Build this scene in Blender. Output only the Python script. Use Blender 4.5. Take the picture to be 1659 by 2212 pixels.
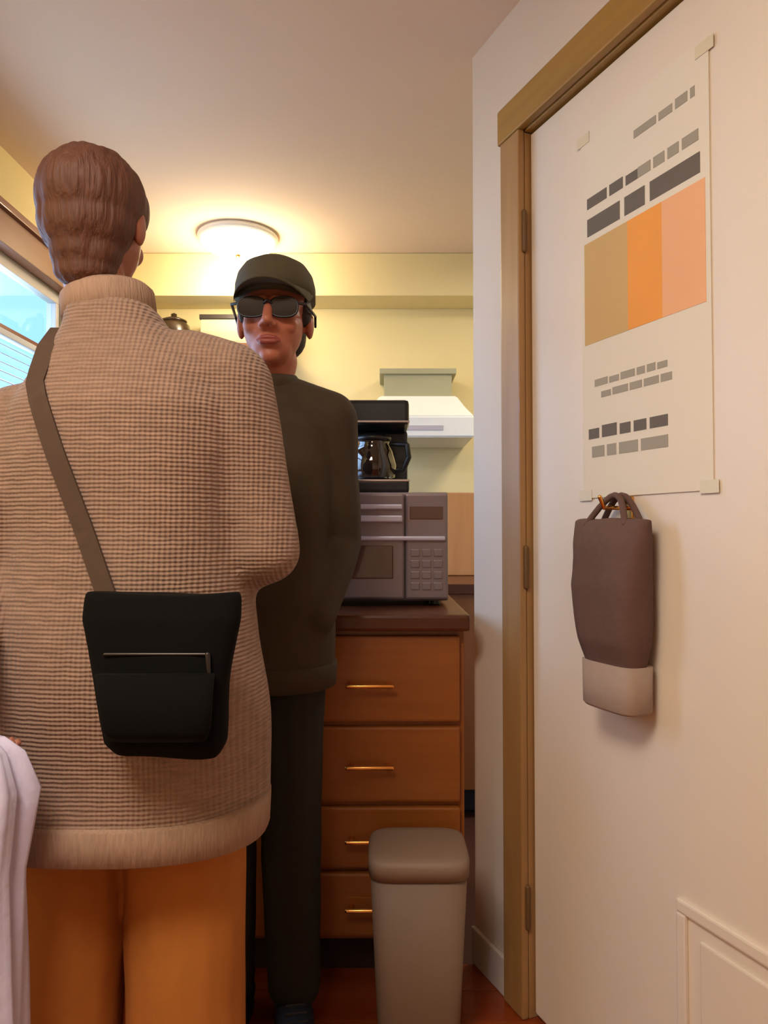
import bpy, bmesh, math, random
import numpy as np
from mathutils import Vector, Matrix
from mathutils.bvhtree import BVHTree

for o in list(bpy.data.objects):
    bpy.data.objects.remove(o, do_unlink=True)
scn = bpy.context.scene
C = scn.collection
random.seed(4)

# ------------------------------------------------------------------ camera
cam = bpy.data.cameras.new('camera')
cam.sensor_fit = 'VERTICAL'; cam.sensor_height = 36; cam.sensor_width = 27
cam.lens = 26.0
cam.clip_start = 0.02
cam_o = bpy.data.objects.new('camera', cam); C.objects.link(cam_o)
cam_o.location = (0, 0, 1.1)
cam_o.rotation_euler = (math.radians(91.58), 0, 0)
scn.camera = cam_o

# ------------------------------------------------------------------ world / lights / exposure
world = bpy.data.worlds.new('daylight'); scn.world = world
world.use_nodes = True
wn = world.node_tree.nodes; wl = world.node_tree.links
bg = wn['Background']
tc = wn.new('ShaderNodeTexCoord'); sx = wn.new('ShaderNodeSeparateXYZ')
rp = wn.new('ShaderNodeValToRGB')
rp.color_ramp.elements[0].position = 0.44; rp.color_ramp.elements[0].color = (0.12, 0.20, 0.10, 1)
rp.color_ramp.elements[1].position = 0.62; rp.color_ramp.elements[1].color = (0.26, 0.47, 1.0, 1)
e = rp.color_ramp.elements.new(0.50); e.color = (0.40, 0.62, 1.0, 1)
mp = wn.new('ShaderNodeMapRange'); mp.inputs[1].default_value = -1; mp.inputs[2].default_value = 1
wl.new(tc.outputs['Generated'], sx.inputs[0]); wl.new(sx.outputs['Z'], mp.inputs[0])
wl.new(mp.outputs[0], rp.inputs[0]); wl.new(rp.outputs[0], bg.inputs['Color'])
bg.inputs['Strength'].default_value = 1.7

def area_light(name, loc, rot, size, power, col, size_y=None):
    l = bpy.data.lights.new(name, 'AREA'); l.energy = power; l.color = col
    l.size = size
    if size_y: l.shape = 'RECTANGLE'; l.size_y = size_y
    o = bpy.data.objects.new(name, l); C.objects.link(o)
    o.location = loc; o.rotation_euler = rot
    return o
# daylight entering through the left window, and an unseen overhead fill added to brighten the door
area_light('window_daylight', (-1.40, 2.1, 1.5), (0, math.radians(-90), 0), 1.1, 22, (0.66, 0.78, 1.0), 1.2)
area_light('overhead_fill', (-0.6, 0.0, 2.3), (0, 0, 0), 0.7, 24, (1.0, 0.89, 0.76))
area_light('kitchen_area_light', (0.95, 2.6, 2.3), (0, 0, 0), 0.4, 9, (1.0, 0.88, 0.7))  # unseen area light high over the kitchen, without a fixture

vs = scn.view_settings
vs.view_transform = 'Standard'; vs.look = 'None'; vs.gamma = 1; vs.use_curve_mapping = False
vs.exposure = 0.62

# ------------------------------------------------------------------ materials
def lin(c):
    return tuple(((v/255)/12.92 if v/255 <= 0.04045 else ((v/255+0.055)/1.055)**2.4) for v in c)
def mat(name, rgb, rough=0.6, metal=0.0, var=0.06, scale=8.0, bump=0.0, stretch=(1, 1, 1), emit=0.0, coat=0.0, rgb2=None, detail=4.0):
    m = bpy.data.materials.new(name); m.use_nodes = True
    nt = m.node_tree; b = nt.nodes['Principled BSDF']
    c = lin(rgb); c2 = lin(rgb2) if rgb2 else tuple(min(1, v*(1+var)) for v in c)
    c1 = c if rgb2 else tuple(v*(1-var) for v in c)
    t = nt.nodes.new('ShaderNodeTexCoord'); mpg = nt.nodes.new('ShaderNodeMapping')
    mpg.inputs['Scale'].default_value = stretch
    n = nt.nodes.new('ShaderNodeTexNoise'); n.inputs['Scale'].default_value = scale; n.inputs['Detail'].default_value = detail
    mx = nt.nodes.new('ShaderNodeMix'); mx.data_type = 'RGBA'
    mx.inputs[6].default_value = (*c1, 1); mx.inputs[7].default_value = (*c2, 1)
    nt.links.new(t.outputs['Object'], mpg.inputs[0]); nt.links.new(mpg.outputs[0], n.inputs['Vector'])
    nt.links.new(n.outputs['Fac'], mx.inputs[0]); nt.links.new(mx.outputs[2], b.inputs['Base Color'])
    b.inputs['Roughness'].default_value = rough; b.inputs['Metallic'].default_value = metal
    b.inputs['Coat Weight'].default_value = coat
    if bump:
        bp = nt.nodes.new('ShaderNodeBump'); bp.inputs['Strength'].default_value = bump; bp.inputs['Distance'].default_value = 0.004
        nt.links.new(n.outputs['Fac'], bp.inputs['Height']); nt.links.new(bp.outputs[0], b.inputs['Normal'])
    if emit:
        nt.links.new(mx.outputs[2], b.inputs['Emission Color']); b.inputs['Emission Strength'].default_value = emit
    return m
def wood(name, a, b_, axis, rough=0.4, scale=3.0, coat=0.2):
    st = [14.0, 14.0, 14.0]; st[axis] = 1.0
    return mat(name, a, rough, 0, 0, scale, 0.06, tuple(st), 0, coat, b_, 6.0)
def glass_mat(name, rgb=(235, 245, 250), rough=0.0):
    m = bpy.data.materials.new(name); m.use_nodes = True
    nt = m.node_tree; nt.nodes.remove(nt.nodes['Principled BSDF'])
    out = nt.nodes['Material Output']
    tr = nt.nodes.new('ShaderNodeBsdfTransparent'); tr.inputs[0].default_value = (*lin(rgb), 1)
    gl = nt.nodes.new('ShaderNodeBsdfGlossy'); gl.inputs['Roughness'].default_value = 0.02
    fr = nt.nodes.new('ShaderNodeFresnel'); fr.inputs[0].default_value = 1.45
    mx = nt.nodes.new('ShaderNodeMixShader')
    ge = nt.nodes.new('ShaderNodeNewGeometry'); iv = nt.nodes.new('ShaderNodeMath'); iv.operation = 'SUBTRACT'; iv.inputs[0].default_value = 1.0
    ml = nt.nodes.new('ShaderNodeMath'); ml.operation = 'MULTIPLY'
    nt.links.new(ge.outputs['Backfacing'], iv.inputs[1]); nt.links.new(fr.outputs[0], ml.inputs[0]); nt.links.new(iv.outputs[0], ml.inputs[1])
    nt.links.new(ml.outputs[0], mx.inputs[0]); nt.links.new(tr.outputs[0], mx.inputs[1]); nt.links.new(gl.outputs[0], mx.inputs[2])
    nt.links.new(mx.outputs[0], out.inputs[0])
    return m

def knit_mat():
    m = mat('beige_marled_knit', (122, 96, 80), 0.95, 0, 0, 26, 0.0, (1, 1, 5), 0, 0, (172, 140, 120), 6)
    nt = m.node_tree; b = nt.nodes['Principled BSDF']
    t = [n for n in nt.nodes if n.type == 'TEX_COORD'][0]; nz = [n for n in nt.nodes if n.type == 'TEX_NOISE'][0]
    hs = []
    for ax, sc in (('X', 42.0), ('Z', 48.0)):
        w = nt.nodes.new('ShaderNodeTexWave'); w.bands_direction = ax; w.inputs['Scale'].default_value = sc; w.inputs['Distortion'].default_value = 1.2; w.inputs['Detail'].default_value = 1.0
        nt.links.new(t.outputs['Object'], w.inputs['Vector']); hs.append(w)
    ad = nt.nodes.new('ShaderNodeMath'); ad.operation = 'ADD'
    nt.links.new(hs[0].outputs['Fac'], ad.inputs[0]); nt.links.new(hs[1].outputs['Fac'], ad.inputs[1])
    bp = nt.nodes.new('ShaderNodeBump'); bp.inputs['Strength'].default_value = 0.55; bp.inputs['Distance'].default_value = 0.004
    nt.links.new(ad.outputs[0], bp.inputs['Height']); nt.links.new(bp.outputs[0], b.inputs['Normal'])
    b.inputs['Sheen Weight'].default_value = 0.15
    return m

M = {}
M['ceiling'] = mat('ceiling_paint', (232, 208, 186), 0.9, var=0.03, scale=3, bump=0.05)
M['yellow'] = mat('yellow_wall_paint', (232, 216, 164), 0.8, var=0.03, scale=3, bump=0.05)
M['cream'] = mat('cream_wall_paint', (216, 200, 184), 0.8, var=0.03, scale=3, bump=0.05)
M['door'] = mat('white_door_paint', (230, 216, 200), 0.45, var=0.02, scale=4)
M['casing'] = wood('brown_casing_wood', (146, 108, 66), (176, 134, 82), 2, 0.4)
M['casing_h'] = wood('brown_casing_wood_level', (140, 102, 46), (176, 134, 58), 0, 0.4)
M['window_wood'] = wood('red_brown_window_wood', (112, 62, 38), (140, 82, 52), 1, 0.45)
M['white_sash'] = mat('white_sash_paint', (206, 200, 200), 0.5, var=0.03)
M['blind'] = mat('white_blind_slat', (214, 220, 236), 0.6, var=0.03)
M['oak'] = wood('honey_oak', (142, 80, 28), (168, 100, 40), 2, 0.38)
M['oak_h'] = wood('honey_oak_level_grain', (138, 76, 26), (166, 97, 37), 0, 0.38)
M['counter'] = mat('dark_brown_countertop', (84, 42, 20), 0.3, var=0.25, scale=40)
M['kick'] = mat('dark_toe_kick', (46, 26, 14), 0.7, var=0.1)
M['brass'] = mat('polished_brass', (240, 176, 96), 0.22, 1.0, 0.05, 20)
M['bronze'] = mat('dull_bronze', (112, 84, 52), 0.6, 0.3, 0.08)
M['planks'] = [wood('red_oak_plank_%d' % i, a, b, 0, 0.3, 3.0, 0.3) for i, (a, b) in enumerate([((128, 52, 18), (156, 72, 26)), ((118, 44, 14), (148, 64, 22)), ((140, 60, 22), (166, 82, 32))])]
M['floor'] = mat('floor_underlay', (70, 28, 10), 0.7, var=0.1)
M['steel'] = mat('mauve_grey_steel', (138, 124, 126), 0.35, 0.5, 0.05, 12)
M['trim_light'] = mat('pale_lavender_trim', (200, 198, 214), 0.3, 0.4, 0.04)
M['window_dark'] = mat('smoked_brown_glass', (92, 62, 50), 0.12, 0, 0.1, coat=0.6)
M['black_plastic'] = mat('black_plastic', (24, 24, 28), 0.35, 0, 0.15)
M['chrome'] = mat('chrome_band', (200, 200, 208), 0.2, 1.0, 0.04)
M['dark_glass'] = mat('dark_coffee_glass', (30, 20, 18), 0.06, 0, 0.1, coat=1.0)
M['hood'] = mat('white_enamel', (240, 242, 240), 0.3, 0, 0.02)
M['range'] = mat('dark_range_enamel', (60, 52, 46), 0.35, 0, 0.1)
M['shelf'] = wood('dark_shelf_wood', (92, 58, 36), (116, 76, 48), 0)
M['jar'] = mat('dark_glazed_pot', (58, 42, 26), 0.3, 0, 0.2, 12, coat=0.4)
M['green_box'] = mat('pale_green_card', (172, 168, 134), 0.7, 0, 0.06)
M['pink_card'] = mat('dull_pink_card', (188, 152, 122), 0.7, 0, 0.06)
M['lid'] = mat('near_black_lid', (40, 30, 22), 0.5, 0, 0.1)
M['cutting_oak'] = wood('pale_oak_board', (172, 116, 66), (196, 142, 88), 2)
M['bin'] = mat('pale_grey_bin_plastic', (124, 102, 84), 0.6, 0, 0.04)
M['bin_lid'] = mat('pale_bin_rim', (138, 116, 98), 0.6, 0, 0.04)
M['paper'] = mat('white_poster_paper', (228, 218, 200), 0.75, 0, 0.03, 4)
M['orange'] = mat('orange_print', (240, 158, 66), 0.7, 0, 0.1, 5)
M['peach'] = mat('peach_print', (238, 176, 128), 0.7, 0, 0.06, 5)
M['tan_print'] = mat('tan_print', (206, 168, 106), 0.7, 0, 0.08, 5)
M['ink'] = mat('dark_grey_ink', (104, 94, 84), 0.7, 0, 0.08)
M['ink_soft'] = mat('soft_grey_ink', (160, 152, 136), 0.7, 0, 0.08)
M['tape'] = mat('clear_tape', (220, 208, 180), 0.4, 0, 0.03)
M['tote'] = mat('dark_brown_canvas', (96, 70, 62), 0.85, 0, 0.14, 60, 0.3)
M['tote_base'] = mat('taupe_canvas_base', (160, 138, 124), 0.85, 0, 0.06, 60, 0.3)
M['knit'] = knit_mat()
M['knit_rib'] = mat('beige_rib_knit', (138, 110, 92), 0.95, 0, 0, 30, 0.6, (8, 8, 1), 0, 0, (180, 148, 126), 3)
M['rust'] = mat('rust_brown_twill', (176, 108, 40), 0.85, 0, 0.12, 22, 0.25)
M['skin1'] = mat('warm_brown_skin', (168, 104, 80), 0.5, 0, 0.06, 12)
M['skin2'] = mat('ruddy_skin', (172, 100, 74), 0.5, 0, 0.07, 14)
M['lips'] = mat('muted_red_lips', (146, 70, 60), 0.45, 0, 0.05)
M['hair1'] = mat('auburn_brown_hair', (66, 34, 22), 0.6, 0, 0, 6, 1.0, (30, 30, 2.5), 0, 0, (108, 62, 40), 8)
M['hair2'] = mat('dark_brown_hair', (44, 30, 20), 0.5, 0, 0.25, 20, 0.6, (20, 20, 3))
M['eye_white'] = mat('eye_white', (230, 224, 216), 0.2, 0, 0.02)
M['iris'] = mat('dark_iris', (50, 34, 24), 0.15, 0, 0.1)
M['cap'] = mat('dark_olive_cotton', (76, 68, 46), 0.85, 0, 0.1, 60, 0.3)
M['jacket'] = mat('dark_olive_brown_cloth', (58, 44, 26), 0.85, 0, 0.14, 30, 0.3)
M['shirt2'] = mat('dull_red_shirt', (112, 58, 44), 0.85, 0, 0.1, 30, 0.2)
M['dark_pants'] = mat('near_black_green_denim', (26, 26, 18), 0.85, 0, 0.16, 40, 0.3)
M['navy'] = mat('dark_navy_suede', (22, 30, 44), 0.75, 0, 0.12, 40, 0.2)
M['sole'] = mat('dark_rubber_sole', (40, 36, 34), 0.7, 0, 0.08)
M['brown_shoe'] = mat('brown_leather', (70, 42, 24), 0.45, 0, 0.12)
M['bag'] = mat('matte_black_nylon', (5, 4, 4), 0.95, 0, 0.2, 50, 0.2)
M['bag'].node_tree.nodes['Principled BSDF'].inputs['Specular IOR Level'].default_value = 0.2
M['strap'] = mat('brown_webbing', (78, 58, 44), 0.85, 0, 0.12, 60, 0.2)
M['zip'] = mat('dark_gunmetal', (70, 66, 64), 0.35, 0.9, 0.06)
M['lav'] = mat('pale_lavender_cotton', (206, 200, 226), 0.9, 0, 0.05, 60, 0.3)
M['lamp_glass'] = mat('lit_opal_glass', (255, 238, 206), 0.4, 0, 0.01, emit=4.0)
M['glass'] = glass_mat('window_glass')
M['shade_lens'] = mat('black_lens', (14, 11, 10), 0.1, 0, 0.1, coat=0.6)
M['leaf'] = mat('sunlit_leaves', (110, 150, 60), 0.7, 0, 0.25, 6)

# ------------------------------------------------------------------ mesh helpers
def finish(name, bm, m, parent=None, smooth=False, loc=None):
    me = bpy.data.meshes.new(name); bm.normal_update(); bm.to_mesh(me); bm.free()
    me.materials.append(m)
    if smooth:
        me.polygons.foreach_set('use_smooth', [True]*len(me.polygons))
    o = bpy.data.objects.new(name, me); C.objects.link(o)
    if parent: o.parent = parent
    if loc: o.location = loc
    return o
def box(bm, x0, x1, y0, y1, z0, z1, bev=0.0):
    r = bmesh.ops.create_cube(bm, size=1.0)
    vsx = r['verts']
    for v in vsx:
        v.co = Vector((x0+(v.co.x+.5)*(x1-x0), y0+(v.co.y+.5)*(y1-y0), z0+(v.co.z+.5)*(z1-z0)))
    if bev:
        es = list({e_ for v in vsx for e_ in v.link_edges})
        bmesh.ops.bevel(bm, geom=es, offset=bev, segments=2, affect='EDGES', profile=0.6)
def bx(name, x0, x1, y0, y1, z0, z1, m, parent=None, bev=0.003):
    bm = bmesh.new(); box(bm, x0, x1, y0, y1, z0, z1, bev)
    return finish(name, bm, m, parent)
def rings_mesh(bm, rings, closed_ends=True):
    vr = [[bm.verts.new(p) for p in r] for r in rings]
    n = len(vr[0])
    for a, b in zip(vr[:-1], vr[1:]):
        for i in range(n):
            bm.faces.new((a[i], a[(i+1) % n], b[(i+1) % n], b[i]))
    if closed_ends:
        bm.faces.new(list(reversed(vr[0]))); bm.faces.new(vr[-1])
def lathe(bm, prof, n=32, c=(0, 0, 0)):
    rings_mesh(bm, [[Vector((c[0]+r*math.cos(2*math.pi*i/n), c[1]+r*math.sin(2*math.pi*i/n), c[2]+z)) for i in range(n)] for r, z in prof])
def loft(bm, rings, n=28, p=2.4):
    """rings: (cx, cy, z, rx, ry) superellipse slices"""
    out = []
    for cx, cy, z, rx, ry in rings:
        r = []
        for i in range(n):
            a = 2*math.pi*i/n; ca, sa = math.cos(a), math.sin(a)
            r.append(Vector((cx+rx*math.copysign(abs(ca)**(2/p), ca), cy+ry*math.copysign(abs(sa)**(2/p), sa), z)))
        out.append(r)
    rings_mesh(bm, out)
def cap(bm, p0, r0, p1, r1, n=14):
    p0 = Vector(p0); p1 = Vector(p1); d = (p1-p0)
    L = d.length
    if L < 1e-6: d = Vector((0, 0, 1)); L = 1e-4
    d = d.normalized()
    a = d.orthogonal().normalized(); b = d.cross(a)
    prof = []
    for k in range(1, 5):
        t = math.pi/2*k/5
        prof.append((p0-d*r0*math.cos(t), r0*math.sin(t)))
    prof.append((p0, r0)); prof.append((p1, r1))
    for k in range(4, 0, -1):
        t = math.pi/2*k/5
        prof.append((p1+d*r1*math.cos(t), r1*math.sin(t)))
    rings_mesh(bm, [[c+(a*math.cos(2*math.pi*i/n)+b*math.sin(2*math.pi*i/n))*r for i in range(n)] for c, r in prof])
def limb(bm, pts):
    for (p, r), (q, s) in zip(pts[:-1], pts[1:]):
        cap(bm, p, r, q, s)
def ell(bm, c, r, rot=None):
    res = bmesh.ops.create_icosphere(bm, subdivisions=3, radius=1.0)
    for v in res['verts']:
        p = Vector((v.co.x*r[0], v.co.y*r[1], v.co.z*r[2]))
        if rot is not None: p = rot @ p
        v.co = p+Vector(c)
def fuse(name, bm, m, parent, voxel=0.006, smooth=6, wrinkle=0.0, wscale=9.0, stretch=(1, 1, 1), seed=1):
    """blend overlapping volumes into one continuous surface"""
    me = bpy.data.meshes.new('tmp'); bm.normal_update(); bm.to_mesh(me); bm.free()
    t = bpy.data.objects.new('tmp', me); C.objects.link(t)
    md = t.modifiers.new('r', 'REMESH'); md.mode = 'VOXEL'; md.voxel_size = voxel
    ms = t.modifiers.new('s', 'SMOOTH'); ms.factor = 0.5; ms.iterations = smooth
    dg = bpy.context.evaluated_depsgraph_get(); dg.update()
    out = bpy.data.meshes.new_from_object(t.evaluated_get(dg))
    bpy.data.objects.remove(t, do_unlink=True); bpy.data.meshes.remove(me)
    if wrinkle:
        n = len(out.vertices); co = np.empty(n*3); nn = np.empty(n*3)
        out.vertices.foreach_get('co', co); out.vertices.foreach_get('normal', nn)
        co = co.reshape(-1, 3); nn = nn.reshape(-1, 3)
        rng = np.random.RandomState(seed); f = np.zeros(n)
        for k in range(10):
            w = rng.normal(size=3)*wscale*np.array(stretch)
            f += np.sin(co @ w + rng.uniform(0, 6.28))/(1+0.12*np.linalg.norm(w))
        f /= np.abs(f).max()
        co += nn*(f*wrinkle)[:, None]
        out.vertices.foreach_set('co', co.ravel())
    out.name = name
    out.materials.clear(); out.materials.append(m)
    out.polygons.foreach_set('use_smooth', [True]*len(out.polygons))
    o = bpy.data.objects.new(name, out); C.objects.link(o)
    if parent: o.parent = parent
    return o
def thing(name, label, cat, loc=(0, 0, 0), rz=0.0, group=None):
    o = bpy.data.objects.new(name, None); C.objects.link(o)
    o.location = loc; o.rotation_euler = (0, 0, rz); o.empty_display_size = 0.1
    tag(o, label, cat, group); return o
def tag(o, label, cat, group=None):
    o['label'] = label; o['category'] = cat
    if group: o['group'] = group
    return o
def struct(o, label=None, cat=None):
    o['kind'] = 'structure'
    if label: o['label'] = label
    if cat: o['category'] = cat
    return o

# ------------------------------------------------------------------ room shell
WL, WB, CZ = -1.25, 3.5, 2.36
fl = struct(bx('floor', -1.4, 2.2, -1.7, 3.6, -0.06, -0.012, M['floor'], None, 0), 'red-brown wooden plank floor of the kitchen', 'floor')
y = -1.6+0.0; row = 0
while y < 1.9:
    x = WL+0.02-random.uniform(0, 0.5); row += 1
    while x < (1.0 if y > 0.5 else 1.6):
        L = random.uniform(0.7, 1.1)
        x0 = max(x, WL+0.004); x1 = min(x+L-0.002, 1.1 if y > 0.5 else 1.7)
        if x1-x0 > 0.05:
            bx('plank', x0, x1, y, y+0.108, -0.012, -random.uniform(0, 0.0007), random.choice(M['planks']), fl, 0.0012)
        x += L
    y += 0.11
struct(bx('ceiling', -1.4, 2.2, -1.7, 3.6, CZ, CZ+0.08, M['ceiling'], None, 0), 'plain pinkish cream ceiling', 'ceiling')

# left wall with a window opening
WY0, WY1, WZ0, WZ1 = 1.45, 2.87, 0.98, 2.03
bm = bmesh.new()
box(bm, WL-0.07, WL, -1.7, WY0, 0, CZ); box(bm, WL-0.07, WL, WY1, 3.6, 0, CZ)
box(bm, WL-0.07, WL, WY0, WY1, 0, WZ0); box(bm, WL-0.07, WL, WY0, WY1, WZ1, CZ)
struct(finish('wall_left', bm, M['yellow']), 'pale yellow left wall around the window', 'wall')
struct(bx('wall_back', -1.4, 2.2, WB, WB+0.1, 0, CZ, M['yellow'], None, 0), 'pale yellow back wall of the kitchen', 'wall')
struct(bx('wall_rear', -1.4, 2.2, -1.7, -1.6, 0, CZ, M['cream'], None, 0), 'cream wall behind the photographer', 'wall')
struct(bx('wall_far_right', 1.7, 1.8, 1.2, WB, 0, CZ, M['yellow'], None, 0), 'yellow side wall of the kitchen', 'wall')
struct(bx('trim_1', WL+0.002, 1.69, 3.3, WB-0.001, 2.165, CZ-0.001, M['yellow'], None, 0.004), 'dull yellow boxed soffit along the top of the back wall', 'soffit')

# window
win = struct(thing('window_1', 'bright blue daylight window with brown head casing at left', 'window', (WL, 0, 0)))
bx('head_casing', -0.01, 0.035, WY0-0.1, WY1+0.02, WZ1-0.005, WZ1+0.10, M['window_wood'], win)
bx('head_cap', -0.01, 0.05, WY0-0.12, WY1+0.03, WZ1+0.10, WZ1+0.125, M['window_wood'], win)
bx('side_casing', -0.01, 0.018, WY1-0.004, WY1+0.05, WZ0, WZ1-0.006, M['yellow'], win)
bx('side_casing', -0.01, 0.018, WY0-0.07, WY0+0.004, WZ0, WZ1-0.006, M['window_wood'], win)
bx('sill', -0.06, 0.05, WY0-0.09, WY1+0.07, WZ0-0.03, WZ0, M['white_sash'], win)
MR = 1.775
for z0, z1 in ((WZ0, WZ0+0.05), (WZ1-0.045, WZ1)):
    bx('sash_rail', -0.05, -0.015, WY0, WY1, z0, z1, M['white_sash'], win)
for y0 in (WY0, WY1-0.04):
    bx('sash_stile', -0.05, -0.015, y0, y0+0.03, WZ0+0.05, WZ1-0.045, M['white_sash'], win)
bx('meeting_rail', -0.052, -0.01, WY0+0.04, WY1-0.04, MR-0.014, MR+0.014, M['window_wood'], win)
bx('pane', -0.034, -0.030, WY0+0.04, WY1-0.04, MR+0.014, WZ1-0.045, M['glass'], win, 0)
bx('pane', -0.034, -0.030, WY0+0.04, WY1-0.04, WZ0+0.05, MR-0.014, M['glass'], win, 0)
bl = thing('window_blind', 'pale slatted blind across the lower sash of the window', 'blind', (WL+0.012, 0, MR-0.035))
bx('head_rail', -0.015, 0.015, WY0+0.045, WY1-0.045, -0.006, 0.016, M['blind'], bl)
n_sl = 25
me_sl = None
for i in range(n_sl):
    z = -0.03-i*0.029
    if me_sl is None:
        bm = bmesh.new(); box(bm, -0.013, 0.013, WY0+0.05, WY1-0.05, -0.0012, 0.0012)
        o = finish('slat', bm, M['blind'], bl); me_sl = o.data
    else:
        o = bpy.data.objects.new('slat', me_sl); C.objects.link(o); o.parent = bl
    o.location = (0, 0, z); o.rotation_euler = (0, math.radians(26), 0)
for yy in (WY0+0.25, WY1-0.25):
    bx('ladder_cord', -0.001, 0.001, yy-0.001, yy+0.001, -0.745, -0.005, M['blind'], bl, 0)
bx('bottom_rail', -0.012, 0.012, WY0+0.05, WY1-0.05, -0.76, -0.745, M['blind'], bl)

# right wall, standing at an angle, with a door
RW = (0.33, 1.70, 0.0); RZ = math.atan2(-0.925, 0.38)
wr = thing('wall_right', 'cream right wall that holds the white door', 'wall', RW, RZ); struct(wr)
bm = bmesh.new()
box(bm, -0.25, -0.02, 0, 0.12, 0, CZ); box(bm, 0.80, 3.9, 0, 0.12, 0, CZ); box(bm, -0.02, 0.80, 0, 0.12, 2.05, CZ)
finish('plaster', bm, M['cream'], wr)
tr = thing('trim_2', 'brown wooden casing around the white door', 'door casing', RW, RZ); struct(tr)
bx('side_casing', -0.085, -0.003, -0.018, -0.0005, 0, 2.04, M['casing'], tr, 0.005)
bx('side_casing', 0.783, 0.865, -0.018, -0.0005, 0, 2.04, M['casing'], tr, 0.005)
bx('head_casing', -0.095, 0.875, -0.02, -0.0005, 2.04, 2.125, M['casing_h'], tr, 0.005)
bx('jamb', -0.02, -0.004, 0.0005, 0.11, 0, 2.035, M['casing'], tr, 0.002)
bx('jamb', 0.784, 0.80, 0.0005, 0.11, 0, 2.035, M['casing'], tr, 0.002)
bx('head_jamb', -0.004, 0.784, 0.0005, 0.11, 2.036, 2.05, M['casing_h'], tr, 0.002)
dr = thing('door_1', 'white painted panel door with poster and dark bag on it', 'door', RW, RZ); struct(dr)
bx('door_leaf', 0.0, 0.78, 0.014, 0.05, 0.012, 2.03, M['door'], dr, 0.003)
def panel(x0, x1, z0, z1):
    bm = bmesh.new()
    w = 0.022
    for a in ((x0, x1, z0, z0+w), (x0, x1, z1-w, z1)):
        box(bm, a[0], a[1], 0.006, 0.016, a[2], a[3], 0.004)
    for a in ((x0, x0+w), (x1-w, x1)):
        box(bm, a[0], a[1], 0.006, 0.016, z0+w, z1-w, 0.004)
    f = finish('panel_moulding', bm, M['door'], dr)
    bx('raised_field', x0+0.05, x1-0.05, 0.009, 0.016, z0+0.05, z1-0.05, M['door'], f, 0.004)
for x0, x1 in ((0.44, 0.70),):
    panel(x0, x1, 0.14, 0.47)
for z in (0.25, 1.02, 1.80):
    bm = bmesh.new(); cap(bm, (-0.001, -0.004, z-0.045), 0.006, (-0.001, -0.004, z+0.045), 0.006, 10)
    finish('hinge', bm, M['bronze'], dr, True)
bm = bmesh.new(); lathe(bm, [(0.001, 0), (0.03, 0), (0.03, 0.006), (0.012, 0.012), (0.012, 0.035), (0.026, 0.045), (0.028, 0.06), (0.016, 0.07), (0.001, 0.071)], 20)
k = finish('knob', bm, M['brass'], dr, True, (0.715, 0.013, 0.98)); k.rotation_euler = (math.radians(90), 0, 0)
struct(bx('baseboard_right', -0.25, -0.09, -0.012, -0.0005, 0, 0.09, M['cream'], None, 0.003), 'cream baseboard left of the door casing', 'baseboard')
bb = bpy.data.objects['baseboard_right']; bb.location = RW; bb.rotation_euler = (0, 0, RZ)

# ------------------------------------------------------------------ ceiling light
lt = thing('ceiling_light', 'round lit opal glass flush ceiling light by the soffit', 'ceiling light', (-0.62, 3.11, CZ))
bm = bmesh.new(); lathe(bm, [(0.06, 0), (0.165, 0), (0.17, -0.012), (0.16, -0.026), (0.06, -0.026)], 40); finish('base_ring', bm, M['hood'], lt, True)
bm = bmesh.new(); lathe(bm, [(0.155, -0.026)]+[(0.155*math.cos(t), -0.026-0.055*math.sin(t)) for t in (0.2, 0.45, 0.7, 0.95, 1.2, 1.4)]+[(0.012, -0.081)], 40); finish('glass_dome', bm, M['lamp_glass'], lt, True)
bm = bmesh.new(); lathe(bm, [(0.001, -0.094), (0.008, -0.092), (0.01, -0.085), (0.012, -0.08)], 16); finish('finial', bm, M['brass'], lt, True)
pl = bpy.data.lights.new('ceiling_light_glow', 'POINT'); pl.energy = 8.5; pl.color = (1.0, 0.84, 0.58); pl.shadow_soft_size = 0.08
po = bpy.data.objects.new('ceiling_light_glow', pl); C.objects.link(po); po.location = (-0.62, 3.11, CZ-0.2)

# ------------------------------------------------------------------ peninsula cabinets
PY0, PY1 = 1.83, 2.45
def carcass(name, label, x0, x1, group=None):
    t = thing(name, label, 'cabinet', ((x0+x1)/2, PY0, 0), 0, group); h = (x1-x0)/2-0.001
    bx('body', -h, h, 0.02, PY1-PY0, 0.1, 0.859, M['oak'], t, 0.002)
    bx('toe_kick', -h, h, 0.07, 0.09, 0, 0.1, M['kick'], t, 0)
    return t, h
def pull(parent, cx, z, w=0.11):
    bm = bmesh.new()
    cap(bm, (cx-w/2, -0.028, z), 0.0055, (cx+w/2, -0.028, z), 0.0055, 10)
    for s in (-1, 1):
        cap(bm, (cx+s*w*0.4, -0.028, z), 0.0042, (cx+s*w*0.4, 0.001, z), 0.006, 10)
    return finish('pull', bm, M['brass'], parent, True)
ct, h = carcass('drawer_cabinet', 'honey oak drawer cabinet with brass pulls right of the man in dark clothes', -0.27, 0.2)
for z0, z1 in ((0.635, 0.845), (0.44, 0.622), (0.28, 0.427), (0.115, 0.267)):
    d = bx('drawer', -h+0.012, h-0.012, 0.0, 0.0195, z0, z1, M['oak_h'], ct, 0.006)
    pull(d, 0.0, (z0+z1)/2 if z1 < 0.8 else 0.727)
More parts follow.
